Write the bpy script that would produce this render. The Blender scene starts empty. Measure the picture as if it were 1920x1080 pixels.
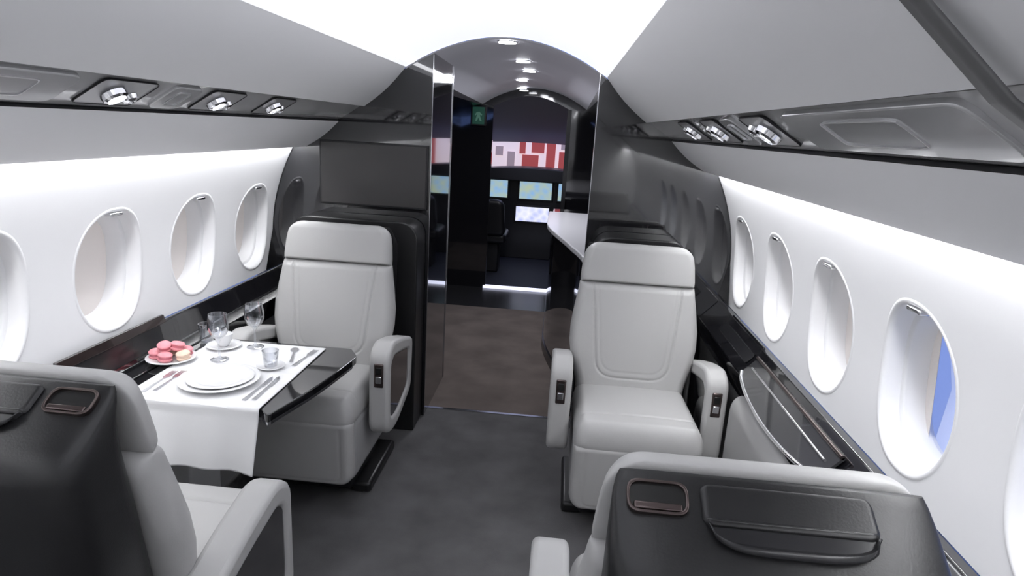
import bpy, bmesh, random
import numpy as np
from math import *
from mathutils import Vector, Matrix
random.seed(3)
D=bpy.data; COL=bpy.context.scene.collection
# ------------------------------------------------------------ materials
def mat(name,col,rough=.5,metal=0.,spec=.5,emit=None,es=0.,coat=0.,bump=None,trans=0.,var=None,sheen=0.):
    m=D.materials.new(name);m.use_nodes=True;nt=m.node_tree;b=nt.nodes['Principled BSDF']
    b.inputs['Base Color'].default_value=(*col,1);b.inputs['Roughness'].default_value=rough
    b.inputs['Metallic'].default_value=metal;b.inputs['Specular IOR Level'].default_value=spec
    b.inputs['Coat Weight'].default_value=coat;b.inputs['Coat Roughness'].default_value=.03
    b.inputs['Transmission Weight'].default_value=trans
    b.inputs['Sheen Weight'].default_value=sheen
    if emit: b.inputs['Emission Color'].default_value=(*emit,1);b.inputs['Emission Strength'].default_value=es
    if bump or var:
        tc=nt.nodes.new('ShaderNodeTexCoord')
        def noise(sc,det=4):
            n=nt.nodes.new('ShaderNodeTexNoise');n.inputs['Scale'].default_value=sc;n.inputs['Detail'].default_value=det
            nt.links.new(tc.outputs['Object'],n.inputs['Vector']);return n
        if bump:
            n=noise(bump[0]);bp=nt.nodes.new('ShaderNodeBump');bp.inputs['Strength'].default_value=bump[1];bp.inputs['Distance'].default_value=bump[2]
            nt.links.new(n.outputs['Fac'],bp.inputs['Height']);nt.links.new(bp.outputs[0],b.inputs['Normal'])
        if var:
            n=noise(var[0]);r=nt.nodes.new('ShaderNodeValToRGB');r.color_ramp.elements[0].position=.3;r.color_ramp.elements[1].position=.7
            r.color_ramp.elements[0].color=(*[c*(1-var[1]) for c in col],1);r.color_ramp.elements[1].color=(*[min(1,c*(1+var[1])) for c in col],1)
            nt.links.new(n.outputs['Fac'],r.inputs[0]);nt.links.new(r.outputs[0],b.inputs['Base Color'])
    return m
M={}
M['wall']=mat('wall_white',(.84,.84,.85),.45)
M['panel']=mat('panel_grey',(.92,.92,.925),.5,bump=(60,.05,.002))
M['valance']=mat('valance_grey',(.92,.92,.93),.42)
M['psu']=mat('channel_gloss_grey',(.56,.56,.565),.14,.1,coat=.8)
M['psud']=mat('table_gloss_grey',(.040,.040,.043),.07,coat=1.)
M['seam']=mat('seam_black',(.01,.01,.012),.4)
M['black']=mat('black_lacquer',(.009,.009,.011),.06,spec=.8,coat=1.)
M['darkpanel']=mat('dark_lacquer_soft',(.022,.022,.024),.22)
M['cockfloor']=mat('cockpit_floor',(.02,.022,.035),.6)
M['carpet']=mat('carpet_charcoal',(.118,.116,.119),.95,spec=.1,bump=(400,.6,.004),var=(5,.2))
M['carpet2']=mat('carpet_brown',(.14,.118,.108),.95,spec=.1,bump=(400,.6,.004),var=(4,.2))
M['leather']=mat('leather_ivory',(.48,.477,.47),.42,spec=.4,bump=(260,.12,.002))
M['leatherg']=mat('leather_grey',(.38,.38,.385),.5,bump=(260,.1,.002))
M['blackleather']=mat('leather_black',(.013,.013,.014),.36,bump=(260,.15,.002))
M['chrome']=mat('chrome',(.8,.8,.82),.12,1.)
M['bronze']=mat('bronze_dark',(.12,.095,.092),.25,.9)
M['button']=mat('button_black',(.01,.01,.01),.3)
M['wood']=mat('dark_wood',(.022,.014,.013),.15,coat=.8,var=(30,.4))
M['china']=mat('china_white',(.86,.86,.87),.15,coat=.5)
M['cloth']=mat('linen_white',(.86,.86,.865),.85,spec=.2,bump=(700,.3,.001))
M['pink']=mat('macaron_pink',(.84,.34,.38),.8,bump=(300,.4,.001),var=(60,.1))
M['cream']=mat('macaron_cream',(.88,.68,.54),.8,bump=(300,.4,.001),var=(60,.1))
M['fill']=mat('macaron_filling',(.66,.20,.25),.6)
M['steel']=mat('steel',(.62,.62,.65),.18,1.)
M['recess']=mat('recess_metal',(.55,.55,.56),.3,.6)
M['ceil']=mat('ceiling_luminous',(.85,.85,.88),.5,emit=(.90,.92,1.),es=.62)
M['vceil']=mat('vestibule_ceiling',(.56,.56,.61),.45,emit=(.6,.6,.66),es=.06)  # faint emission put in for spill light on the vault, not a lamp
M['lamp']=mat('lamp_white',(1,1,1),.5,emit=(.97,.98,1.),es=14)
M['cove']=mat('cove_light',(1,1,1),.5,emit=(.95,.96,1.),es=5.)
M['led']=mat('threshold_light',(.8,.8,.9),.3,emit=(.75,.78,1.),es=.9)  # emission put on the chrome threshold to draw its bright line
M['wash']=mat('wash_light',(1,1,1),.5,emit=(.97,.98,1.),es=27)
M['shade']=mat('shade_pleated',(.70,.66,.64),.8,emit=(.8,.75,.72),es=.10,bump=(40,.2,.003))  # slight emission stands in for daylight coming through the shade
M['counter']=mat('counter_white',(.75,.75,.78),.2)
M['green']=mat('exit_green',(.010,.045,.032),.4,emit=(.02,.10,.07),es=.2)
M['signw']=mat('exit_mark',(.12,.26,.20),.4,emit=(.10,.24,.18),es=.15)
M['red']=mat('shelf_red',(.45,.04,.04),.5,emit=(.50,.10,.10),es=.4)
M['outw']=mat('outside_white',(.7,.6,.6),.5,emit=(.9,.75,.80),es=.5)
M['outg']=mat('outside_grey',(.3,.25,.28),.5,emit=(.5,.38,.42),es=.35)
M['cockceil']=mat('cockpit_grey',(.28,.28,.32),.6)
def glass():
    m=D.materials.new('clear_glass');m.use_nodes=True;nt=m.node_tree;nt.nodes.clear()
    o=nt.nodes.new('ShaderNodeOutputMaterial');mx=nt.nodes.new('ShaderNodeMixShader');t=nt.nodes.new('ShaderNodeBsdfTransparent');g=nt.nodes.new('ShaderNodeBsdfGlossy')
    g.inputs['Roughness'].default_value=.03;t.inputs[0].default_value=(.93,.94,.96,1)
    lw=nt.nodes.new('ShaderNodeLayerWeight');lw.inputs[0].default_value=.42
    nt.links.new(lw.outputs['Facing'],mx.inputs[0]);nt.links.new(t.outputs[0],mx.inputs[1]);nt.links.new(g.outputs[0],mx.inputs[2]);nt.links.new(mx.outputs[0],o.inputs[0]);return m
M['glass']=glass()
def screenmat(name,c1,c2,es):
    m=D.materials.new(name);m.use_nodes=True;nt=m.node_tree;b=nt.nodes['Principled BSDF']
    tc=nt.nodes.new('ShaderNodeTexCoord');v=nt.nodes.new('ShaderNodeTexVoronoi');v.inputs['Scale'].default_value=14
    r=nt.nodes.new('ShaderNodeValToRGB');r.color_ramp.elements[0].color=(*c1,1);r.color_ramp.elements[1].color=(*c2,1)
    nt.links.new(tc.outputs['Object'],v.inputs['Vector']);nt.links.new(v.outputs['Distance'],r.inputs[0])
    nt.links.new(r.outputs[0],b.inputs['Emission Color']);b.inputs['Emission Strength'].default_value=es;b.inputs['Base Color'].default_value=(.02,.02,.02,1);return m
M['scrA']=screenmat('screen_blue_green',(.22,.42,.75),(.42,.50,.36),.75)
M['scrB']=screenmat('screen_pale',(.40,.45,.80),(.85,.85,.95),.85)
# ------------------------------------------------------------ helpers
def tag(o,label=None,category=None,kind=None,group=None):
    if label:o['label']=label
    if category:o['category']=category
    if kind:o['kind']=kind
    if group:o['group']=group
    return o
def mk(name,vs,fs,m,parent=None,smooth=True,angle=40,loc=None,**kw):
    me=D.meshes.new(name);me.from_pydata([tuple(v) for v in vs],[],fs)
    bm=bmesh.new();bm.from_mesh(me);bmesh.ops.remove_doubles(bm,verts=bm.verts,dist=1e-6);bmesh.ops.recalc_face_normals(bm,faces=bm.faces);bm.to_mesh(me);bm.free()
    if smooth:
        me.polygons.foreach_set('use_smooth',[True]*len(me.polygons));me.set_sharp_from_angle(angle=radians(angle))
    if m:me.materials.append(M[m] if isinstance(m,str) else m)
    o=D.objects.new(name,me);COL.objects.link(o)
    if parent:o.parent=parent
    if loc:o.location=loc
    tag(o,**kw);return o
def empty(name,loc=(0,0,0),rot=0,**kw):
    o=D.objects.new(name,None);o.empty_display_size=.1;o.location=loc;o.rotation_euler=(0,0,rot);COL.objects.link(o);tag(o,**kw);return o
def bevel(o,w,s=3,ang=40):
    b=o.modifiers.new('b','BEVEL');b.width=w;b.segments=s;b.limit_method='ANGLE';b.angle_limit=radians(ang);return o
def box(name,lo,hi,m,bev=0,seg=3,**kw):
    x0,y0,z0=lo;x1,y1,z1=hi
    v=[(x0,y0,z0),(x1,y0,z0),(x1,y1,z0),(x0,y1,z0),(x0,y0,z1),(x1,y0,z1),(x1,y1,z1),(x0,y1,z1)]
    f=[(0,3,2,1),(4,5,6,7),(0,1,5,4),(1,2,6,5),(2,3,7,6),(3,0,4,7)]
    o=mk(name,v,f,m,**kw)
    if bev:bevel(o,bev,seg)
    return o
def rpoly(pts,r,seg=6):
    out=[];n=len(pts)
    for i in range(n):
        p=Vector(pts[i]);a=Vector(pts[i-1])-p;b=Vector(pts[(i+1)%n])-p
        ri=r[i] if isinstance(r,(list,tuple)) else r
        k=min(ri,a.length*.45,b.length*.45);A=p+a.normalized()*k;B=p+b.normalized()*k
        for j in range(seg+1):
            t=j/seg;out.append(tuple(A*(1-t)**2+p*2*t*(1-t)+B*t*t))
    return out
AX={'yz':lambda a,b,c:(c,a,b),'xz':lambda a,b,c:(a,c,b),'xy':lambda a,b,c:(a,b,c)}
def prism(name,pts,plane,lo,hi,m,bev=0,seg=3,**kw):
    n=len(pts);g=AX[plane]
    v=[g(p[0],p[1],lo) for p in pts]+[g(p[0],p[1],hi) for p in pts]
    f=[tuple(range(n)),tuple(range(2*n-1,n-1,-1))]+[(i,(i+1)%n,n+(i+1)%n,n+i) for i in range(n)]
    o=mk(name,v,f,m,**kw)
    if bev:bevel(o,bev,seg,30)
    return o
def resample(pts,N):
    P=np.array(list(pts)+[pts[0]]);d=np.r_[0,np.cumsum(np.linalg.norm(np.diff(P,axis=0),axis=1))]
    s=np.linspace(0,d[-1],N,endpoint=False);return [(np.interp(t,d,P[:,0]),np.interp(t,d,P[:,1])) for t in s]
def ringprism(name,outer,inner,plane,lo,hi,m,bev=0,N=72,**kw):
    c=np.mean(np.array(inner),axis=0)
    def byang(poly):
        P=resample(poly,600);A=[(atan2(p[1]-c[1],p[0]-c[0]),p) for p in P];A.sort()
        an=[a for a,_ in A];res=[]
        for k in range(N):
            t=-pi+2*pi*(k+.5)/N;i=int(np.searchsorted(an,t))%len(A);res.append(A[i][1])
        return res
    O=byang(outer);I=byang(inner);g=AX[plane]
    v=[g(p[0],p[1],lo) for p in O]+[g(p[0],p[1],hi) for p in O]+[g(p[0],p[1],lo) for p in I]+[g(p[0],p[1],hi) for p in I]
    f=[]
    for i in range(N):
        j=(i+1)%N
        f+=[(i,j,N+j,N+i),(2*N+i,3*N+i,3*N+j,2*N+j),(i,2*N+i,2*N+j,j),(N+i,N+j,3*N+j,3*N+i)]
    o=mk(name,v,f,m,**kw)
    if bev:bevel(o,bev,3,50)
    return o
def lathe(name,prof,m,seg=40,**kw):
    v=[];f=[];n=len(prof)
    for i in range(seg):
        a=2*pi*i/seg
        for r,z in prof:v.append((r*cos(a),r*sin(a),z))
    for i in range(seg):
        j=(i+1)%seg
        for k in range(n-1):f.append((i*n+k,j*n+k,j*n+k+1,i*n+k+1))
    return mk(name,v,f,m,**kw)
def grid(name,fn,nu,nv,m,**kw):
    v=[fn(i/nu,j/nv) for i in range(nu+1) for j in range(nv+1)]
    f=[(i*(nv+1)+j,(i+1)*(nv+1)+j,(i+1)*(nv+1)+j+1,i*(nv+1)+j+1) for i in range(nu) for j in range(nv)]
    return mk(name,v,f,m,**kw)
def prof1(d,r):
    d=min(max(d/r,0),1);return sqrt(max(0,1-(1-d)**2))
def pad(name,wf,L,T,r,rc,org,vd,nd,m,Tb=.03,groove=None,crown=0,N=90,Mv=70,rb=None,rcb=None,**kw):
    org=Vector(org);vd=Vector(vd).normalized();nd=Vector(nd).normalized();xd=Vector((1,0,0))
    vs=[];fs=[]
    rb=rb or r
    rcb=rc if rcb is None else rcb
    def pt(i,j,side):
        s=sin((2*i/N-1)*pi/2);t=(1-cos(pi*j/Mv))/2
        s=.5*s+.5*(2*i/N-1);t=.5*t+.5*j/Mv
        v=t*L;w=wf(t);e=min(v,L-v)
        if L-v<rc:w-=rc-sqrt(max(0,rc*rc-(rc-(L-v))**2))
        if v<rcb:w-=rcb-sqrt(max(0,rcb*rcb-(rcb-v)**2))
        x=s*w
        if side>0:
            h=prof1(w-abs(x),r)*prof1(L-v,r)*prof1(v,rb)
            n=(T+crown*(1-(x/max(w,1e-4))**2)*(1-(2*t-1)**2))*h
            if groove and h>.2:n-=groove(x,v)
        else:n=-Tb*prof1(w-abs(x),r)*prof1(e,r)
        return org+xd*x+vd*v+nd*n
    for side in(1,-1):
        b=len(vs)
        for i in range(N+1):
            for j in range(Mv+1):vs.append(pt(i,j,side))
        for i in range(N):
            for j in range(Mv):
                q=(b+i*(Mv+1)+j,b+(i+1)*(Mv+1)+j,b+(i+1)*(Mv+1)+j+1,b+i*(Mv+1)+j+1);fs.append(q if side>0 else q[::-1])
    return mk(name,vs,fs,m,angle=60,**kw)
def tube(name,pts,r,m,closed=False,seg=10,**kw):
    P=[Vector(p) for p in pts];n=len(P);vs=[];fs=[];up=None
    for i in range(n):
        a=P[(i-1)%n] if closed or i>0 else P[i];b=P[(i+1)%n] if closed or i<n-1 else P[i]
        t=(b-a).normalized()
        if up is None:up=Vector((0,0,1)) if abs(t.z)<.9 else Vector((1,0,0))
        sx=t.cross(up).normalized();up=sx.cross(t).normalized()
        for k in range(seg):
            an=2*pi*k/seg;vs.append(P[i]+sx*cos(an)*r+up*sin(an)*r)
    for i in range(n if closed else n-1):
        j=(i+1)%n
        for k in range(seg):
            l=(k+1)%seg;fs.append((i*seg+k,i*seg+l,j*seg+l,j*seg+k))
    if not closed:fs+=[tuple(range(seg-1,-1,-1)),tuple(range((n-1)*seg,n*seg))]
    return mk(name,vs,fs,m,**kw)
# ------------------------------------------------------------ camera
R=np.array([[0.99487,0.08163,0.05864],[-0.07654,0.23668,0.96852],[0.06519,-0.96818,0.24172]])
u_,_,v_=np.linalg.svd(R);R=u_@v_
cd=D.cameras.new('camera');cd.sensor_width=36;cd.lens=1202.2*36/1920;cd.clip_start=.02
cam=D.objects.new('camera',cd);COL.objects.link(cam)
mw=Matrix(R.T.tolist()).to_4x4();mw.translation=(.3185,0,1.6032);cam.matrix_world=mw
bpy.context.scene.camera=cam
# ------------------------------------------------------------ shell
YB=3.3;Y0=-1.3
def xw(z):
    return 1.207-.57*max(0,z-.98)**2-.2*max(0,.98-z)**2
WA,WB,WE=.163,.208,2.25
def oval(k,N,a=WA,b=WB):
    out=[]
    for i in range(N):
        t=2*pi*i/N;c,s=cos(t),sin(t)
        out.append((a*np.sign(c)*abs(c)**(2/WE),b*np.sign(s)*abs(s)**(2/WE)))
    return out
zc=1.05;PIT=.514;NW=64
def wallmesh(sgn,name):
    vs=[];fs=[]
    def add(y,z):vs.append((sgn*xw(z),y,z));return len(vs)-1
    def patch(y0,y1,z0,z1,ny,nz):
        idx=[[add(y0+(y1-y0)*i/ny,z0+(z1-z0)*j/nz) for j in range(nz+1)] for i in range(ny+1)]
        for i in range(ny):
            for j in range(nz):fs.append((idx[i][j],idx[i+1][j],idx[i+1][j+1],idx[i][j+1]))
    for k in range(-1,4):
        yc=1.52+k*PIT;h=PIT/2;zl,zh=.80,1.32
        O=oval(k,NW);rows=[]
        for r in range(6):
            t=r/5;row=[]
            for (a,b) in O:
                ang=atan2(b/ (zh-zl),a/(2*h));c,s=cos(ang),sin(ang)
                mm=max(abs(c),abs(s));ry=c/mm*h;rz=(zl+zh)/2-zc+s/mm*(zh-zl)/2
                row.append(add(yc+a*(1-t)+ry*t,zc+b*(1-t)+rz*t))
            rows.append(row)
        for r in range(5):
            for i in range(NW):
                j=(i+1)%NW;fs.append((rows[r][i],rows[r][j],rows[r+1][j],rows[r+1][i]))
        last=rows[5]
        for i in range(NW):
            j=(i+1)%NW;p,q=Vector(vs[last[i]]),Vector(vs[last[j]])
            if abs(p.y-q.y)>1e-4 and abs(p.z-q.z)>1e-4:
                cy=yc+(h if (p.y+q.y)/2>yc else -h);cz=zh if (p.z+q.z)/2>zc else zl
                fs.append((last[i],last[j],add(cy,cz)))
    patch(.749,3.319,1.32,1.478,1,6)
    patch(Y0,.749,.80,1.478,1,24)
    o=mk(name,vs,fs,'wall',kind='structure',angle=80);return o
wallmesh(-1,'wall_left');wallmesh(1,'wall_right')
wn=0
for sgn in(-1,1):
    for k in range(-1,4):
        wn+=1;yc=1.52+k*PIT
        rings=[(-.012,.001),(-.007,-.002),(-.001,-.002),(.004,.002),(.008,.012),(.014,.045),(.024,.047),(.028,.052),(.036,.115)]
        vs=[];fs=[]
        for ins,dp in rings:
            for a,b in oval(k,NW,WA-ins,WB-ins):
                z=zc+b;vs.append((sgn*(xw(z)+dp),yc+a,z))
        for r in range(len(rings)-1):
            for i in range(NW):
                j=(i+1)%NW;fs.append((r*NW+i,r*NW+j,(r+1)*NW+j,(r+1)*NW+i))
        w=empty('window_%d'%wn,(0,0,0),kind='structure')
        mk('window_frame',vs,fs,'wall',parent=w,angle=50)
        ov=oval(k,NW,WA-.034,WB-.034)
        pv=[(sgn*(xw(zc+b)+.107),yc+a,zc+b) for a,b in ov]
        if sgn<0 or k>0:
            mk('window_shade',pv,[tuple(range(NW))],'shade',parent=w)
        else:
            mk('window_pane',pv,[tuple(range(NW))],'glass',parent=w)
            pv=[(sgn*(xw(zc+b)+.100),yc+max(a,.070),zc+b) for a,b in ov if a>.070-.02]
            mk('window_shade',pv,[tuple(range(len(pv)))],'shade',parent=w)
        z=zc+WB-.010
        box('shade_pull',(min(sgn*(xw(z)-.008),sgn*(xw(z)+.022)),yc-.030,z-.009),(max(sgn*(xw(z)-.008),sgn*(xw(z)+.022)),yc+.030,z+.003),'chrome',.004,parent=w)
# floor
box('floor',(-1.3,Y0,-.05),(1.3,3.40,0),'carpet',kind='structure')
box('floor.001',(-1.3,3.42,-.05),(1.3,5.62,0),'carpet2',kind='structure')
box('floor.002',(-1.3,5.62,-.05),(1.3,6.36,0),'darkpanel',kind='structure')
box('floor.003',(-1.3,6.40,-.05),(1.3,9.2,0),'cockfloor',kind='structure')
box('trim_1',(-.37,3.40,-.05),(.47,3.42,.004),'steel',kind='structure')
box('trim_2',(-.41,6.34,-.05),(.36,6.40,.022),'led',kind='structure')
# ceiling vault
dW,dZ=.4975,1.867
def vault(x,pk=2.03):return pk-(pk-dZ)*(x/dW)**2
o=grid('ceiling',lambda u,v:((2*u-1)*dW,Y0+v*(YB-Y0),vault((2*u-1)*dW)),32,1,'ceil',kind='structure')
def strip(name,pts,y0,y1,m,**kw):
    vs=[(x,y,z) for y in(y0,y1) for x,z in pts];n=len(pts)
    return mk(name,vs,[(i,i+1,n+i+1,n+i) for i in range(n-1)],m,angle=30,**kw)
tn=3
c_=(.708,1.666);b_=(.841,1.585);a_=(1.015,1.449)
for s in(-1,1):
    pts=[]
    for i in range(13):
        t=i/12;x=dW+(c_[0]-dW)*t;z=dZ+(c_[1]-dZ)*t;h=.012*sin(pi*t);pts.append((s*(x-h*.69),z-h*.72))
    strip('trim_%d'%tn,[(s*dW,dZ+.012)]+pts,Y0,YB,'panel',kind='structure');tn+=1
    strip('cove_light' ,[(s*(dW-.002),dZ+.004),(s*(dW-.045),dZ+.026)],Y0,YB,'cove',label='linear cove light along the ceiling edge',category='light')
    n=(-.52*s,-.854)
    def pc(u,h):
        return (s*(c_[0]+(b_[0]-c_[0])*u)+n[0]*h,c_[1]+(b_[1]-c_[1])*u+n[1]*h)
    strip('trim_%d'%tn,[pc(0,0),pc(.0,-.03),pc(.07,-.03)],Y0,YB,'seam',kind='structure');tn+=1
    strip('trim_%d'%tn,[pc(.07,-.03),pc(.10,-.012),pc(.5,-.008),pc(.95,-.008),pc(.985,-.010)],Y0,YB,'psu',kind='structure');tn+=1
    strip('trim_%d'%tn,[pc(.985,-.010),pc(1,-.010),pc(1,0)],Y0,YB,'seam',kind='structure');tn+=1
    v=[]
    for i in range(11):
        t=i/10;x=b_[0]+(a_[0]-b_[0])*t;z=b_[1]+(a_[1]-b_[1])*t;h=.010*sin(pi*t);v.append((s*(x-h*.6),z-h*.8))
    v+=[(s*(a_[0]+.008),a_[1]-.002),(s*(a_[0]+.012),a_[1]+.006),(s*(a_[0]+.012),a_[1]+.035),(s*1.09,1.484)]
    strip('trim_%d'%tn,v,Y0,YB,'valance',kind='structure');tn+=1
    strip('wash_light',[(s*(a_[0]+.02),1.478),(s*1.062,1.478)],Y0,YB,'wash',label='linear wash light hidden above the windows',category='light')
bandm=mat('band_grey',(.16,.16,.16),.4)
for s in(-1,1):
    P=[(dW,dZ),(dW+.105,dZ-.115),(c_[0]-.002,c_[1]-.004),(b_[0],b_[1]-.006),(.93,1.508),(a_[0]-.002,a_[1]-.004)]
    vs=[]
    for y in(.600,.630):
        for x,z in P:vs.append((s*(x-.009),y,z-.009))
    nn=len(P);fs=[(i,i+1,nn+i+1,nn+i) for i in range(nn-1)]
    ob=mk('trim_%d'%tn,vs,fs,bandm,kind='structure');tn+=1
    sm=ob.modifiers.new('s','SOLIDIFY');sm.thickness=.005
box('wall_back',(-1.3,Y0-.06,0),(1.3,Y0,2.1),'panel',kind='structure')
# ledges and lower sidewalls
for s in(-1,1):
    nm='left' if s<0 else 'right'
    strip('baseboard_'+nm,[(s*1.10,.655),(s*1.115,.5),(s*1.11,.2),(s*1.06,0)],Y0,YB,'leatherg',kind='structure')
    prof=[(1.215,.60),(1.215,.798),(1.175,.798),(1.165,.785),(1.10,.715),(1.085,.70),(1.085,.655),(1.10,.60)]
    if s<0:prof=[(1.215,.60),(1.215,.798),(1.190,.798),(1.182,.785),(1.165,.712),(1.155,.700),(1.085,.70),(1.085,.655),(1.10,.60)]
    prism('side_ledge',[(s*x,z) for x,z in prof],'xz',Y0,YB-.002,'black',.004,label='glossy black lacquer side ledge running below the windows',category='ledge')
for s in(-1,1):
    vs=[];n=16
    for j in range(n+1):
        z=.80+(1.478-.80)*j/n;ye=min(3.296,3.14+.33*((z-.75)/.69)**.8)
        vs+=[(s*(xw(z)-.005),ye,z),(s*(xw(z)-.005),3.30,z)]
    mk('trim_%d'%tn,vs,[(2*j,2*j+1,2*j+3,2*j+2) for j in range(n)],'black',kind='structure');tn+=1
# ------------------------------------------------------------ bulkhead + vestibule
JL,JR=-.36,.465
def arcpts(x0,x1,n=10):return [(x0+(x1-x0)*i/n,vault(x0+(x1-x0)*i/n)-.004) for i in range(n+1)]
left=[(JL,0)]+arcpts(JL,-dW,5)+[(-c_[0],c_[1]+.03),(-1.0,1.62),(-1.3,1.5),(-1.3,0)]
right=[(JR,0)]+arcpts(JR,dW,3)+[(c_[0],c_[1]+.03),(1.0,1.62),(1.3,1.5),(1.3,0)]
prism('wall_front',left,'xz',YB,3.88,'black',kind='structure')
prism('wall_front.001',right,'xz',YB,3.44,'black',kind='structure')
# slim chrome edge strips on the doorway jambs
for x,y in((JL+.001,YB-.004),(JL+.001,3.876),(JR-.003,YB-.004)):
    box('trim_%d'%tn,(x,y,.005),(x+.003,y+.006,1.93),'steel',kind='structure');tn+=1
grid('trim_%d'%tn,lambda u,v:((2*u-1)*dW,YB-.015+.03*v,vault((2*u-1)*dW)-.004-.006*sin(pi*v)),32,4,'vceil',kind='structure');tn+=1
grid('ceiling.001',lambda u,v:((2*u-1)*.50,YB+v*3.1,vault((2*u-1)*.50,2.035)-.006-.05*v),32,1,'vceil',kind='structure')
box('wall_left.001',(-1.16,3.88,0),(-1.10,6.36,1.9),'black',kind='structure')
box('wall_right.001',(.74,3.44,0),(.80,6.36,1.9),'black',kind='structure')
for s,xo in((-1,-1.13),(1,.77)):
    strip('trim_%d'%tn,[(s*.485,1.885),(s*.50,1.80),(xo,1.70)],3.44 if s>0 else 3.88,6.38,'darkpanel',kind='structure');tn+=1
dl,dr=-.39,.34
hd=[(-1.2,0),(-1.2,2.1),(1.2,2.1),(1.2,0),(dr,0),(dr,1.80)]+[(dl+(dr-dl)*(1-i/12),1.80+.11*sin(pi*i/12)) for i in range(1,12)]+[(dl,1.80),(dl,0)]
prism('wall_front.002',hd,'xz',6.36,6.42,'black',kind='structure')
box('trim_%d'%tn,(dr-.02,6.33,.03),(dr+.02,6.36,1.80),'darkpanel',kind='structure');tn+=1
for i,(x,y) in enumerate(((-.01,3.42),(.02,4.2),(.03,4.75),(-.07,5.45),(-.12,6.2))):
    z=(vault(x) if y<YB else vault(x,2.035)-.008-.05*(y-YB)/3.1)
    e=empty('downlight',(x,y,z),label='small round recessed ceiling downlight, lit',category='ceiling light',group='ceiling downlights')
    lathe('downlight_bezel',[(.044,-.001),(.046,-.006),(.050,-.005),(.052,0)],'steel',parent=e,seg=28)
    lathe('lamp_lens',[(.0001,-.012),(.045,-.009)],'lamp',parent=e,seg=28)
e=empty('exit_sign',(-.53,6.33,1.70),label='small green illuminated exit sign on black wall',category='sign')
box('sign_housing',(-.075,0,-.095),(.075,.029,.095),'seam',.006,parent=e)
box('sign_face',(-.058,-.004,-.080),(.058,.002,.080),'green',.002,parent=e)
mk('exit_symbol',[(x,-.006,z) for x,z in((-.03,-.05),(-.012,-.05),(.0,-.015),(.015,-.05),(.033,-.05),(.012,.008),(.03,.0),(.036,.012),(.008,.035),(-.02,.03),(-.035,.005),(-.025,.0),(-.012,.014))],[tuple(range(13))],'signw',parent=e)
# galley
def gx(y):
    t=min(1,max(0,(y-3.46)/1.3));return .44-.20*(t*t*(3-2*t))
ys=[3.46+(5.9-3.46)*i/24 for i in range(25)]
e=empty('galley_cabinet',(0,0,0),label='black lacquer galley cabinet with curved front',category='cabinet')
prism('cabinet_body',[(gx(y)+.02,y) for y in ys]+[(.738,5.9),(.738,3.46)],'xy',0,.91,'black',parent=e)
prism('cabinet_plinth',[(gx(y)+.012,y) for y in ys]+[(.7,5.9),(.7,3.46)],'xy',0,.07,'darkpanel',parent=e)
prism('galley_counter',[(gx(y)-.01+.03*max(0,1-(y-3.46)/.3),y) for y in ys[:20]]+[(.735,ys[19]),(.735,3.46)],'xy',.912,.945,'counter',.006,label='white solid counter slab on the galley cabinet',category='counter')
# cockpit
box('wall_left.002',(-1.2,6.42,0),(-1.14,8.6,1.9),'darkpanel',kind='structure')
box('wall_right.002',(1.14,6.42,0),(1.2,8.6,1.9),'darkpanel',kind='structure')
grid('ceiling.002',lambda u,v:(-1.2+2.4*u,6.42+1.9*v,1.96-.52*v-.08*(2*u-1)**2),16,8,'cockceil',kind='structure')
e=empty('instrument_panel',(0,8,0),label='dark cockpit instrument panel with lit displays',category='instrument panel')
box('panel_body',(-1.1,0.02,0),(1.1,.3,1.02),'darkpanel',.01,parent=e)
gp=[(-1.1+2.2*i/24,1.05+.10*sin(pi*i/24)) for i in range(25)]
prism('glare_shield',gp+[(1.1,.99),(-1.1,.99)],'xz',-.18,.25,'seam',.01,parent=e)
for x0,x1,z0,z1,m in((-.63,-.35,.76,.97,'scrA'),(-.20,.20,.76,.97,'scrA'),(-.23,.18,.48,.66,'scrB'),(-1.0,-.72,.76,.97,'scrA'),(-.70,-.45,.48,.66,'scrB'),(.28,.6,.76,.97,'scrA')):
    box('display_bezel',(x0-.02,.0,z0-.02),(x1+.02,.03,z1+.02),'seam',.004,parent=e)
    box('display_screen',(x0,-.006,z0),(x1,.0,z1),m,.002,parent=e)
for x in(-.46,.5):
    e2=empty('pilot_seat',(x,7.2,0),label='dark upholstered pilot seat',category='seat',group='pilot seats')
    pad('seat_back',lambda t:.20-.03*t,.42,.05,.05,.08,(0,-.2,.43),(0,-.1,1),(0,-1,0),'seam',parent=e2,N=20,Mv=20,Tb=.05)
    box('seat_cushion',(-.20,-.2,.34),(.20,.28,.46),'seam',.04,parent=e2)
    box('seat_pedestal',(-.12,-.1,0),(.12,.15,.34),'seam',.02,parent=e2)
e=empty('display_shelf',(0,8.75,0),label='red and white display shelving outside the windscreen',category='shelf')
box('shelf_back',(-1.3,0.0,.9),(1.3,.02,1.6),'outw',parent=e)
for x0,x1,z0,z1,m in((-1.25,-1.1,1.0,1.5,'red'),(-.78,-.72,.95,1.6,'outg'),(-.60,-.50,1.24,1.36,'outg'),(-.44,-.34,1.1,1.30,'outg'),(-.28,-.20,1.28,1.6,'red'),(-.24,-.02,1.0,1.27,'red'),(-.12,.05,1.30,1.6,'red'),(.08,.20,1.0,1.6,'red'),(.25,.45,1.05,1.33,'red'),(.27,.5,1.36,1.6,'outg'),(.7,.9,1.,1.6,'red')):
    box('shelf_panel',(x0,-.02,z0),(x1,0,z1),m,parent=e)
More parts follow.
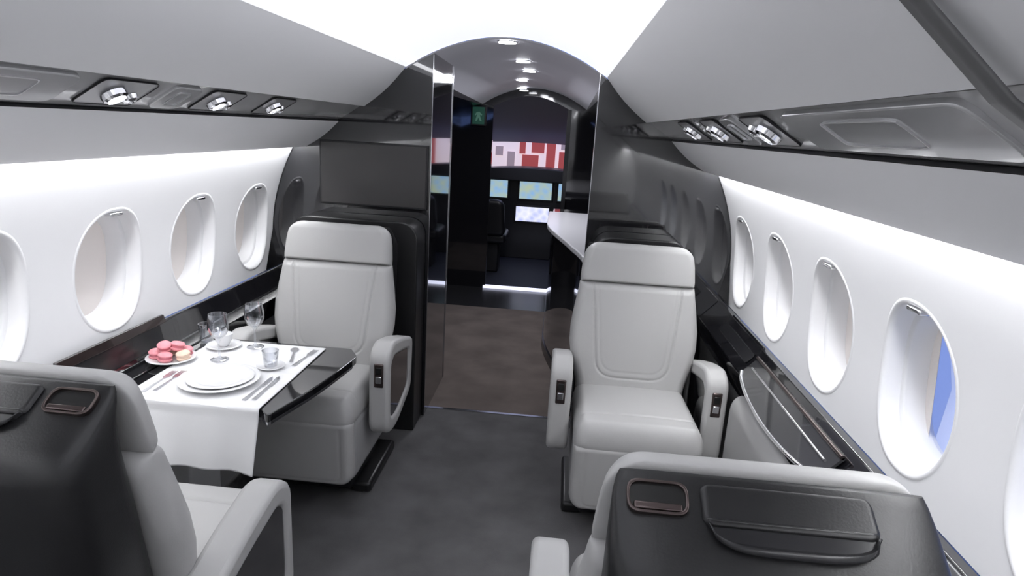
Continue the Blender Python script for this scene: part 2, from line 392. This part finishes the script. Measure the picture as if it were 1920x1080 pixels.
# ------------------------------------------------------------ monitor on bulkhead
e=empty('wall_monitor',(-.655,YB,1.325),label='dark grey flat monitor recessed in black lacquer bulkhead',category='monitor')
box('monitor_frame',(-.285,-.012,-.165),(.285,-.001,.165),'seam',.004,parent=e)
box('monitor_screen',(-.275,-.016,-.155),(.275,-.012,.155),mat('monitor_face',(.040,.038,.038),.32),.002,parent=e)
for s,x0,x1 in((-1,-1.02,-.375),(1,.50,.95)):
    P=rpoly([(x0,0),(x0,1.12),(x1,1.12),(x1,0)],[.01,.10,.10,.01],10)
    e=prism('seat_shroud',P,'xz',3.10,YB-.004,'blackleather',.015,label='black leather shroud cabinet behind the ivory seat',category='cabinet')
# ------------------------------------------------------------ seat prototype (faces +Y)
def seg_dist(px,py,ax,ay,bx,by):
    dx,dy=bx-ax,by-ay;t=max(0,min(1,((px-ax)*dx+(py-ay)*dy)/(dx*dx+dy*dy)));return hypot(px-ax-t*dx,py-ay-t*dy)
def ugroove(hw_top,hw_bot,v0,v1,depth,rc=.05,sg=.0035):
    L=rpoly([(-hw_top,v1),(-hw_bot,v0),(hw_bot,v0),(hw_top,v1)],rc,6)
    path=[(-hw_top,v1)]+[p for p in L if p[1]<v1-.06]+[(hw_top,v1)]
    def g(x,v):
        d=min(seg_dist(x,v,*path[i],*path[i+1]) for i in range(len(path)-1));return depth*exp(-(d/sg)**2)
    return g
seat=empty('cabin_seat',(0,0,0))
gA=ugroove(.195,.158,.075,.49,.0055,.08,.004);gB=ugroove(.172,.138,.10,.49,.0018,.07)
tilt=(0,-.21,1)
nrm=(0,1,.21)
Lb=.500
pad('backrest',lambda t:np.interp(t,[0,.12,.3,.45,.6,.78,.9,1],[.236,.246,.272,.284,.284,.272,.262,.256]),Lb,.055,.040,.004,(0,.025,.465),tilt,nrm,'leather',Tb=.04,groove=lambda x,v:gA(x,v)+gB(x,v),crown=.010,parent=seat,N=130,Mv=110,rb=.02,rcb=.02)
pad('headrest',lambda t:np.interp(t,[0,.15,.5,1],[.254,.255,.250,.236]),.180,.048,.036,.060,(0,.025-.205*Lb*.98,.465+Lb*.974),tilt,nrm,'leather',Tb=.008,crown=.006,parent=seat,N=80,Mv=60,rb=.010,rcb=.004)
def cg(x,v):return .005*exp(-((v-.40)/.004)**2)*(1 if abs(x)<.24 else 0)
pad('seat_cushion',lambda t:.25,.51,.088,.045,.045,(0,.0,.418),(0,1,.035),(0,-.035,1),'leather',Tb=.05,groove=cg,crown=.012,parent=seat,N=80,Mv=90)
gD=ugroove(.20,.20,.03,.27,.003,.03)
pad('leg_rest',lambda t:.250,.305,.045,.03,.035,(0,.445,.135),(0,.08,1),(0,1,-.08),'leather',Tb=.03,groove=gD,parent=seat,N=70,Mv=50,rcb=.06)
box('seat_base',(-.247,-.02,.135),(.247,.46,.42),'leatherg',.04,4,parent=seat)
box('seat_pedestal',(-.20,-.05,.03),(.20,.34,.15),'seam',.02,parent=seat)
for s in(-1,1):box('floor_rail',(s*.225-.045,-.12,0),(s*.225+.045,.30,.05),'blackleather',.015,parent=seat)
# shell: rounded plan section swept up the seat back
secs=[(.20,.228,.0,-.20),(.30,.232,-.005,-.22),(.6,.237,-.03,-.255),(.85,.240,-.08,-.270),(.98,.241,-.108,-.278),(1.02,.241,-.116,-.268),(1.045,.240,-.119,-.247),(1.07,.238,-.120,-.210),(1.09,.236,-.121,-.178),(1.108,.232,-.122,-.150),(1.119,.227,-.124,-.135)]
vs=[];fs=[];NS=48
for z,hw,f0,f1 in secs:
    cy=(f0+f1)/2;hd_=(f0-f1)/2
    for i in range(NS):
        t=2*pi*i/NS;c,s_=cos(t),sin(t);ex=7 if z<1.05 else 6
        vs.append((hw*np.sign(c)*abs(c)**(2/ex),cy+hd_*np.sign(s_)*abs(s_)**(2/4),z))
for k in range(len(secs)-1):
    for i in range(NS):
        j=(i+1)%NS;fs.append((k*NS+i,k*NS+j,(k+1)*NS+j,(k+1)*NS+i))
fs+=[tuple(range(NS-1,-1,-1)),tuple(range((len(secs)-1)*NS,len(secs)*NS))]
mk('back_shell',vs,fs,'blackleather',parent=seat)
P0=Vector((0,-.143,1.1125));P1=Vector((0,-.233,1.0545))
sl=(P1-P0).normalized();nn=Vector((0,sl.z,-sl.y)).normalized()
if nn.z<0:nn=-nn
pad('shell_panel',lambda t:.126,.066,.006,.008,.015,P0+nn*.002,sl,nn,'blackleather',Tb=.004,parent=seat,N=40,Mv=30).location=(.018,0,0)
vs=[];fs=[];N1=28
o1=P0+sl*.058+nn*.010
for i in range(N1+1):
    u=2*i/N1-1;hh=sqrt(max(0,1-u**4))
    for dd,w in((0,.0),(.003,-.0075),(.028*hh+.003,-.0075),(.033*hh+.006,.004),(.040*hh+.009,.001)):
        vs.append(o1+Vector((u*.120,0,0))+sl*dd+nn*w)
for i in range(N1):
    for j in range(4):fs.append((i*5+j,(i+1)*5+j,(i+1)*5+j+1,i*5+j+1))
pk=mk('pocket_scoop',vs,fs,'darkpanel',parent=seat);sm=pk.modifiers.new('s','SOLIDIFY');sm.thickness=.003;pk.location=(.018,0,0)
hb=empty('recline_handle',(0,0,0));hb.parent=seat
hb.location=(-.172,-.168,1.0975);hb.rotation_euler=(radians(33),0,0)
ringprism('handle_bezel',rpoly([(-.046,-.027),(.046,-.027),(.046,.027),(-.046,.027)],.02),rpoly([(-.041,-.022),(.041,-.022),(.041,.022),(-.041,.022)],.017),'xy',-.004,.007,'bronze',.002,parent=hb)
mk('handle_recess',[(x,y,.001) for x,y in rpoly([(-.042,-.023),(.042,-.023),(.042,.023),(-.042,.023)],.012)],[tuple(range(28))],'button',parent=hb)
box('handle_lever',(-.036,-.021,.001),(.036,-.009,.007),'bronze',.003,parent=hb)
outer=rpoly([(-.10,.61),(.10,.670),(.255,.700),(.332,.662),(.338,.305),(.19,.285),(-.08,.36)],[.03,.05,.06,.08,.06,.10,.05],8)
inner=rpoly([(-.03,.575),(.10,.605),(.245,.632),(.288,.605),(.292,.365),(.18,.350),(-.03,.40)],[.03,.05,.04,.04,.05,.06,.05],8)
for s in(-1,1):
    ar=empty('armrest',(s*.312,0,0));ar.parent=seat
    ringprism('armrest_loop',outer,inner,'yz',-.044,.044,'leather',.016,parent=ar)
    prism('armrest_side_panel',inner,'yz',-.036,.036,'black',parent=ar)
    box('control_panel',(-.020,.3275,.520),(.020,.3375,.625),'bronze',.006,parent=ar)
    box('control_button',(-.012,.336,.58),(.012,.341,.61),'button',.002,parent=ar)
    box('control_button',(-.012,.336,.540),(.012,.341,.570),'chrome',.002,parent=ar)
def copytree(src,dstparent=None):
    o=src.copy();COL.objects.link(o)
    if dstparent is not None:o.parent=dstparent
    for c in list(src.children):copytree(c,o)
    return o
g='ivory leather cabin seats'
S1=seat;S2=copytree(seat);S3=copytree(seat);S4=copytree(seat)
for o,loc,rot,l,mirror in((S1,(.668,1.04,0),0,'ivory leather seat seen from behind, black shell back with bronze handle',False),
    (S2,(-.70,1.17,0),0,'ivory leather seat with black shell back beside the laid table',True),
    (S3,(.69,2.78,0),pi,'ivory leather seat with armrest controls, beside side ledge with stowed table',False),
    (S4,(-.69,2.78,0),pi,'ivory leather seat with armrest controls, behind the laid dining table',False)):
    o.location=loc;o.rotation_euler=(0,0,rot);tag(o,l,'seat',None,g)
    if rot==0:o.scale=(1,1,.984)
    if mirror:
        for c in o.children:
            n=c.name.split('.')[0]
            if n in('recline_handle','shell_panel','pocket_scoop'):c.location.x*=-1
# ------------------------------------------------------------ table
tb=empty('dining_table',(0,0,0),label='glossy black fold-out table with curved edge and chrome trim',category='table')
TP=rpoly([(-1.08,1.802),(-.572,1.802),(-.535,1.765),(-.465,2.04),(-.430,2.33),(-.48,2.41),(-1.08,2.41)],[.005,.005,.02,.15,.03,.01,.01],8)
prism('table_top',TP,'xy',.668,.697,'black',.004,parent=tb)
TP2=rpoly([(-1.07,1.812),(-.575,1.812),(-.54,1.775),(-.475,2.04),(-.44,2.32),(-.485,2.40),(-1.07,2.40)],[.005,.005,.02,.15,.03,.01,.01],8)
prism('table_underside',TP2,'xy',.652,.667,'steel',.003,parent=tb)
box('table_support',(-1.08,2.0,.50),(-.80,2.16,.652),'seam',.01,parent=tb)
box('table_leg',(-1.07,1.98,.0),(-.93,2.18,.60),'leatherg',.01,parent=tb)
ztop=.7005
def clothf(u,v):
    x0,x1=-1.03,-.574
    x=x0+(x1-x0)*u
    Ltop=.575;Ld=.200+.02*u
    s=v*(Ltop+Ld)
    if s<Ltop:
        y=2.375-s;z=ztop+.0015*exp(-((y-2.09)/.004)**2)+.0006*sin(20*x+11*y)
        return (x,y,z)
    q=s-Ltop;rr=.008
    if q<rr*pi/2:
        a=q/rr;return (x,1.80-rr*sin(a),ztop-rr*(1-cos(a)))
    dn=q-rr*pi/2;f=dn/Ld;g_=min(1,max(0,(f-.12)/.88))
    return (x-.012*f+.02*f*(1-u),1.792-.024*g_-.016*g_*(1+sin(13*x+1))/2*1.2+.007*g_*sin(37*x+.5),ztop-rr-dn)
cl=grid('tablecloth',clothf,60,130,'cloth',label='white linen tablecloth draped over the black table',category='tablecloth')
sm=cl.modifiers.new('s','SOLIDIFY');sm.thickness=.0016;sm.offset=1
ZT=.7035
def plate(name,r,h,loc,label,cat='plate',**kw):
    pr=[(0.0001,0),(r*.55,0),(r*.58,.002),(r*.72,h*.45),(r,h),(r*1.0,h+.002),(r*.97,h+.003),(r*.70,h*.45+.004),(r*.60,.006),(.0001,.005)]
    return lathe(name,pr,'china',seg=64,loc=loc,label=label,category=cat,**kw)
plate('dinner_plate',.132,.016,(-.795,1.965,ZT),'large white china dinner plate on the tablecloth')
plate('starter_plate',.108,.014,(-.790,1.965,ZT+.0065),'smaller white china plate stacked on the dinner plate')
def wineglass(loc,lb):
    pr=[(.0001,0),(.032,0),(.033,.002),(.012,.006),(.0045,.014),(.004,.07),(.010,.082),(.028,.098),(.037,.120),(.037,.140),(.031,.178),(.030,.178),(.0355,.140),(.0355,.120),(.027,.100),(.009,.085),(.0001,.083)]
    return lathe('wine_glass',pr,'glass',seg=40,loc=loc,label=lb,category='glass',group='stemmed glasses on the tablecloth')
wineglass((-.90,2.16,ZT),'clear stemmed wine glass near the window')
wineglass((-.84,2.32,ZT),'clear stemmed wine glass at the far table edge')
e=empty('coffee_cup',(-.955,2.295,ZT+.0065),2.0,label='white china coffee cup on a saucer',category='cup')
lathe('cup_body',[(.0001,0),(.018,0),(.020,.004),(.030,.02),(.034,.048),(.032,.048),(.028,.022),(.018,.007),(.0001,.006)],'china',seg=40,parent=e)
tube('cup_handle',[(.031+.018*sin(a),0,.028+.014*cos(a)) for a in [pi*i/10 for i in range(11)]],.003,'china',parent=e)
plate('saucer',.065,.009,(-.955,2.295,ZT),'white china saucer under a cup','saucer')
plate('saucer',.050,.008,(-.69,2.13,ZT),'white china saucer under a small clear glass','saucer')
lathe('tumbler',[(.0001,0),(.022,0),(.024,.006),(.030,.060),(.0285,.060),(.022,.010),(.0001,.010)],'glass',loc=(-.69,2.13,ZT+.0065),label='small clear tumbler on a saucer beside the plates',category='glass')
plate('dessert_plate',.085,.012,(-1.062,2.12,.7035),'small white plate holding macarons','plate')
def macaron(loc,rot,m,lb):
    e=empty('macaron',loc,0,label=lb,category='macaron',group='macarons on the small plate');e.rotation_euler=rot
    for zz,sg in((.004,1),(-.004,-1)):
        lathe('macaron_shell',[(.020,zz),(.0245,zz+sg*.002),(.0245,zz+sg*.006),(.020,zz+sg*.011),(.010,zz+sg*.0135),(.0001,zz+sg*.014)],m,seg=28,parent=e)
    lathe('macaron_filling',[(.0001,-.0045),(.0205,-.0045),(.0208,0),(.0205,.0045),(.0001,.0045)],'fill' if m=='pink' else 'cream',seg=28,parent=e)
cx,cy,cz=-1.062,2.12,.7135+.010
for dx,dy,dz,rx,ry,m in((-.050,-.012,.003,.1,0,'pink'),(.0,-.037,.003,0,.1,'pink'),(.050,-.005,.003,.1,-.1,'cream'),(-.02,.036,.003,0,0,'cream'),(.032,.042,.003,0,.1,'pink'),(-.018,-.008,.031,.25,.1,'pink'),(.020,.012,.031,-.2,.15,'pink')):
    macaron((cx+dx,cy+dy,cz+dz),(rx,ry,random.random()),m,('pink' if m=='pink' else 'cream')+' macaron in a small pile on the plate')
def flat(name,polys,loc,rot,lb,cat):
    vs=[];fs=[]
    for p in polys:
        n=len(p);b=len(vs);vs+=[(x,y,0) for x,y in p]+[(x,y,.0022) for x,y in p]
        fs+=[tuple(range(b,b+n)),tuple(range(b+2*n-1,b+n-1,-1))]+[(b+i,b+(i+1)%n,b+n+(i+1)%n,b+n+i) for i in range(n)]
    o=mk(name,vs,fs,'steel',loc=loc,label=lb,category=cat,group='cutlery on the tablecloth');o.rotation_euler=(0,0,rot);return o
fork=[[(-.007,-.09),(.007,-.09),(.003,.02),(.011,.035),(.011,.055),(-.011,.055),(-.011,.035),(-.003,.02)]]+[[(x-.0018,.054),(x+.0018,.054),(x+.0012,.09),(x-.0012,.09)] for x in(-.009,-.003,.003,.009)]
knife=[[(-.007,-.10),(.007,-.10),(.005,.01),(.009,.02),(.009,.08),(.0,.105),(-.006,.09),(-.005,.01)]]
spoon=[[(-.006,-.08),(.006,-.08),(.003,.03)]+[(.016*cos(a),.055+.025*sin(a)) for a in np.linspace(-.9,pi+.9,16)]+[(-.003,.03)]]
flat('fork',fork,(-.955,1.94,ZT),.03,'steel dinner fork beside the plates','fork')
flat('fork',fork,(-.985,1.93,ZT),.02,'steel starter fork beside the plates','fork')
flat('knife',knife,(-.645,1.94,ZT),-.02,'steel dinner knife beside the plates','knife')
flat('knife',knife,(-.62,1.95,ZT),.02,'steel starter knife beside the plates','knife')
flat('spoon',spoon,(-.665,2.27,ZT),.3,'steel spoon at the far side of the table','spoon')
flat('fork',fork,(-.61,2.25,ZT),-.1,'steel fork at the far side of the table','fork')
# ------------------------------------------------------------ ledge fittings
for s,y0,y1,lb in((1,2.52,3.0,'black stowage tray with raised rim in the side ledge'),(-1,1.72,2.26,'dark wood stowage tray with raised rim in the side ledge')):
    e=empty('stowage_tray',(0,0,0),label=lb,category='tray')
    P=[(1.160,.800),(1.172,.828),(1.182,.828),(1.185,.800)] if s<0 else [(1.172,.799),(1.176,.808),(1.182,.808),(1.185,.799)]
    prism('tray_backrest',[(s*x,z) for x,z in P],'xz',y0,y1,'wood' if s<0 else 'black',.002,parent=e)
    if s>0:
        sq=Vector((.065,0,.070)).normalized();nq=Vector((-sq.z,0,sq.x));o0=Vector((1.100,0,.716))
        pts=rpoly([(0.022,y0),(.074,y0),(.074,y1),(.022,y1)],.02,6);pin=rpoly([(0.025,y0+.004),(.071,y0+.004),(.071,y1-.004),(.025,y1-.004)],.018,6)
        n=len(pts);vv=[]
        for (a,y) in pts:vv.append(o0+sq*a+nq*.003+Vector((0,y,0)))
        for (a,y) in pin:vv.append(o0+sq*a+nq*.003+Vector((0,y,0)))
        mk('tray_rim',vv,[(i,(i+1)%n,n+(i+1)%n,n+i) for i in range(n)],'psud',parent=e)
        mk('tray_surface',[o0+sq*a+nq*.002+Vector((0,y,0)) for a,y in pin],[tuple(range(n))],'seam',parent=e)
    else:
        P=[(1.165,.716),(1.182,.79),(1.176,.792),(1.160,.716)]
        prism('tray_surface',[(s*x,z) for x,z in P],'xz',y0+.02,y1-.02,'darkpanel',.002,parent=e)
e=empty('stowed_table',(0,0,0),label='folded glossy dark side table with chrome rails in the side ledge',category='side table')
sl2=Vector((1.165-1.10,0,.785-.715)).normalized()
def LP(u,y,h):
    p=Vector((1.095,y,.712))+sl2*u;n=Vector((-sl2.z,0,sl2.x));return p+n*h
N1=24;vs=[];fs=[]
def inn(t):return -.050*max(0,sin(pi*t))**.6
for i in range(N1+1):
    y=1.66+.80*i/N1;t=i/N1
    for q,(u,h) in enumerate(((inn(t),.006),(inn(t),.014),(.085,.014),(.085,.006))):vs.append(LP(u,y,h))
for i in range(N1):
    for q in range(4):fs.append((i*4+q,i*4+(q+1)%4,(i+1)*4+(q+1)%4,(i+1)*4+q))
fs+=[(0,1,2,3),tuple(N1*4+q for q in(3,2,1,0))]
mk('table_lid',vs,fs,'psud',parent=e)
tube('chrome_rail',[LP(inn(i/24),1.66+.8*i/24,.014) for i in range(25)],.007,'chrome',parent=e)
tube('chrome_rail',[LP(.040,1.70+.72*i/10,.016) for i in range(11)],.004,'chrome',parent=e)
tube('chrome_rail',[LP(.082,1.66+.80*i/10,.016) for i in range(11)],.007,'bronze',parent=e)
ob=pad('ledge_bolster',lambda t:.42,.40,.038,.07,.10,(0,0,0),(0,0,1),(0,1,0),'leather',Tb=.004,N=50,Mv=30,label='padded ivory leather side panel below the stowed table',category='side panel')
ob.rotation_euler=(0,0,pi/2);ob.location=(1.080,2.03,.255)
lathe('tumbler',[(.0001,0),(.026,0),(.030,.075),(.028,.075),(.0245,.004),(.0001,.004)],'glass',loc=(-1.05,2.34,.702),label='clear water tumbler at the window end of the table',category='glass')
lathe('salt_shaker',[(.0001,0),(.014,0),(.016,.02),(.010,.038),(.011,.045),(.0001,.052)],'chrome',loc=(-1.03,2.39,.698),label='small chrome salt shaker beside the glasses',category='shaker')
# ------------------------------------------------------------ reading lights + channel panels
def channel_frame(s,y,u=.5,h=-.006):
    p=Vector((s*(c_[0]+(b_[0]-c_[0])*u)-.52*s*h,y,c_[1]+(b_[1]-c_[1])*u-.854*h))
    n=Vector((-.52*s,0,-.854)).normalized();yv=Vector((0,1,0));xv=yv.cross(n).normalized()
    m=Matrix((xv,yv,n)).transposed().to_4x4();m.translation=p;return m
for s in(-1,1):
    for y in(1.55,2.02,2.42):
        e=empty('reading_light',label='pair of lit chrome reading spots in a rounded recess',category='reading light',group='reading lights in the overhead channel')
        e.matrix_world=channel_frame(s,y)
        ringprism('light_bezel',rpoly([(-.056,-.105),(.056,-.105),(.056,.105),(-.056,.105)],.02),rpoly([(-.054,-.102),(.054,-.102),(.054,.102),(-.054,.102)],.018),'xy',-.002,.003,'seam',.0008,parent=e)
        mk('light_recess',[(a,b,.0012) for a,b in rpoly([(-.055,-.103),(.055,-.103),(.055,.103),(-.055,.103)],.018)],[tuple(range(28))],'recess',parent=e)
        lathe('spot_housing',[(.026,.0),(.032,.004),(.029,.016),(.022,.021),(.021,.014)],'chrome',parent=e,seg=24,loc=(0,-.02,.001))
        lathe('spot_lens',[(.0001,.016),(.0215,.016)],'lamp',parent=e,seg=24,loc=(0,-.02,.001))
        lathe('air_nozzle',[(.020,.0),(.022,.004),(.018,.014),(.010,.018),(.006,.010),(.0001,.010)],'chrome',parent=e,seg=24,loc=(.01,.048,.001))
for s,y0,y1 in((-1,1.02,1.38),(-1,1.72,1.86),(1,.74,1.34),(1,1.72,1.86),(-1,.4,.9)):
    e=empty('overhead_panel',label='glossy grey rounded service panel in the overhead channel',category='service panel',group='service panels in the overhead channel')
    e.matrix_world=channel_frame(s,(y0+y1)/2);h=(y1-y0)/2
    prism('panel_door',rpoly([(-.056,-h),(.056,-h),(.056,h),(-.056,h)],.03),'xy',-.012,.005,'psu',.003,parent=e)
    ringprism('panel_trim',rpoly([(-.034,-h*.45),(.034,-h*.45),(.034,h*.45),(-.034,h*.45)],.015),rpoly([(-.031,-h*.45+.003),(.031,-h*.45+.003),(.031,h*.45-.003),(-.031,h*.45-.003)],.012),'xy',.004,.0075,'recess',parent=e)
# ------------------------------------------------------------ lamps
def area(name,loc,rot,sx,sy,e,col=(1,1,1)):
    l=D.lights.new(name,'AREA');l.shape='RECTANGLE';l.size=sx;l.size_y=sy;l.energy=e;l.color=col
    o=D.objects.new(name,l);o.location=loc;o.rotation_euler=rot;COL.objects.link(o);return o
area('vestibule_lamp',(0,4.8,1.94),(0,0,0),.3,1.6,13,(.93,.93,1))
area('cockpit_lamp',(0,7.3,1.5),(0,0,0),.8,.8,3,(.6,.65,1))
w=D.worlds.new('world');bpy.context.scene.world=w;w.use_nodes=True
w.node_tree.nodes['Background'].inputs[0].default_value=(.24,.38,.95,1);w.node_tree.nodes['Background'].inputs[1].default_value=.75
sc=bpy.context.scene
sc.view_settings.view_transform='Standard';sc.view_settings.look='None';sc.view_settings.exposure=.5
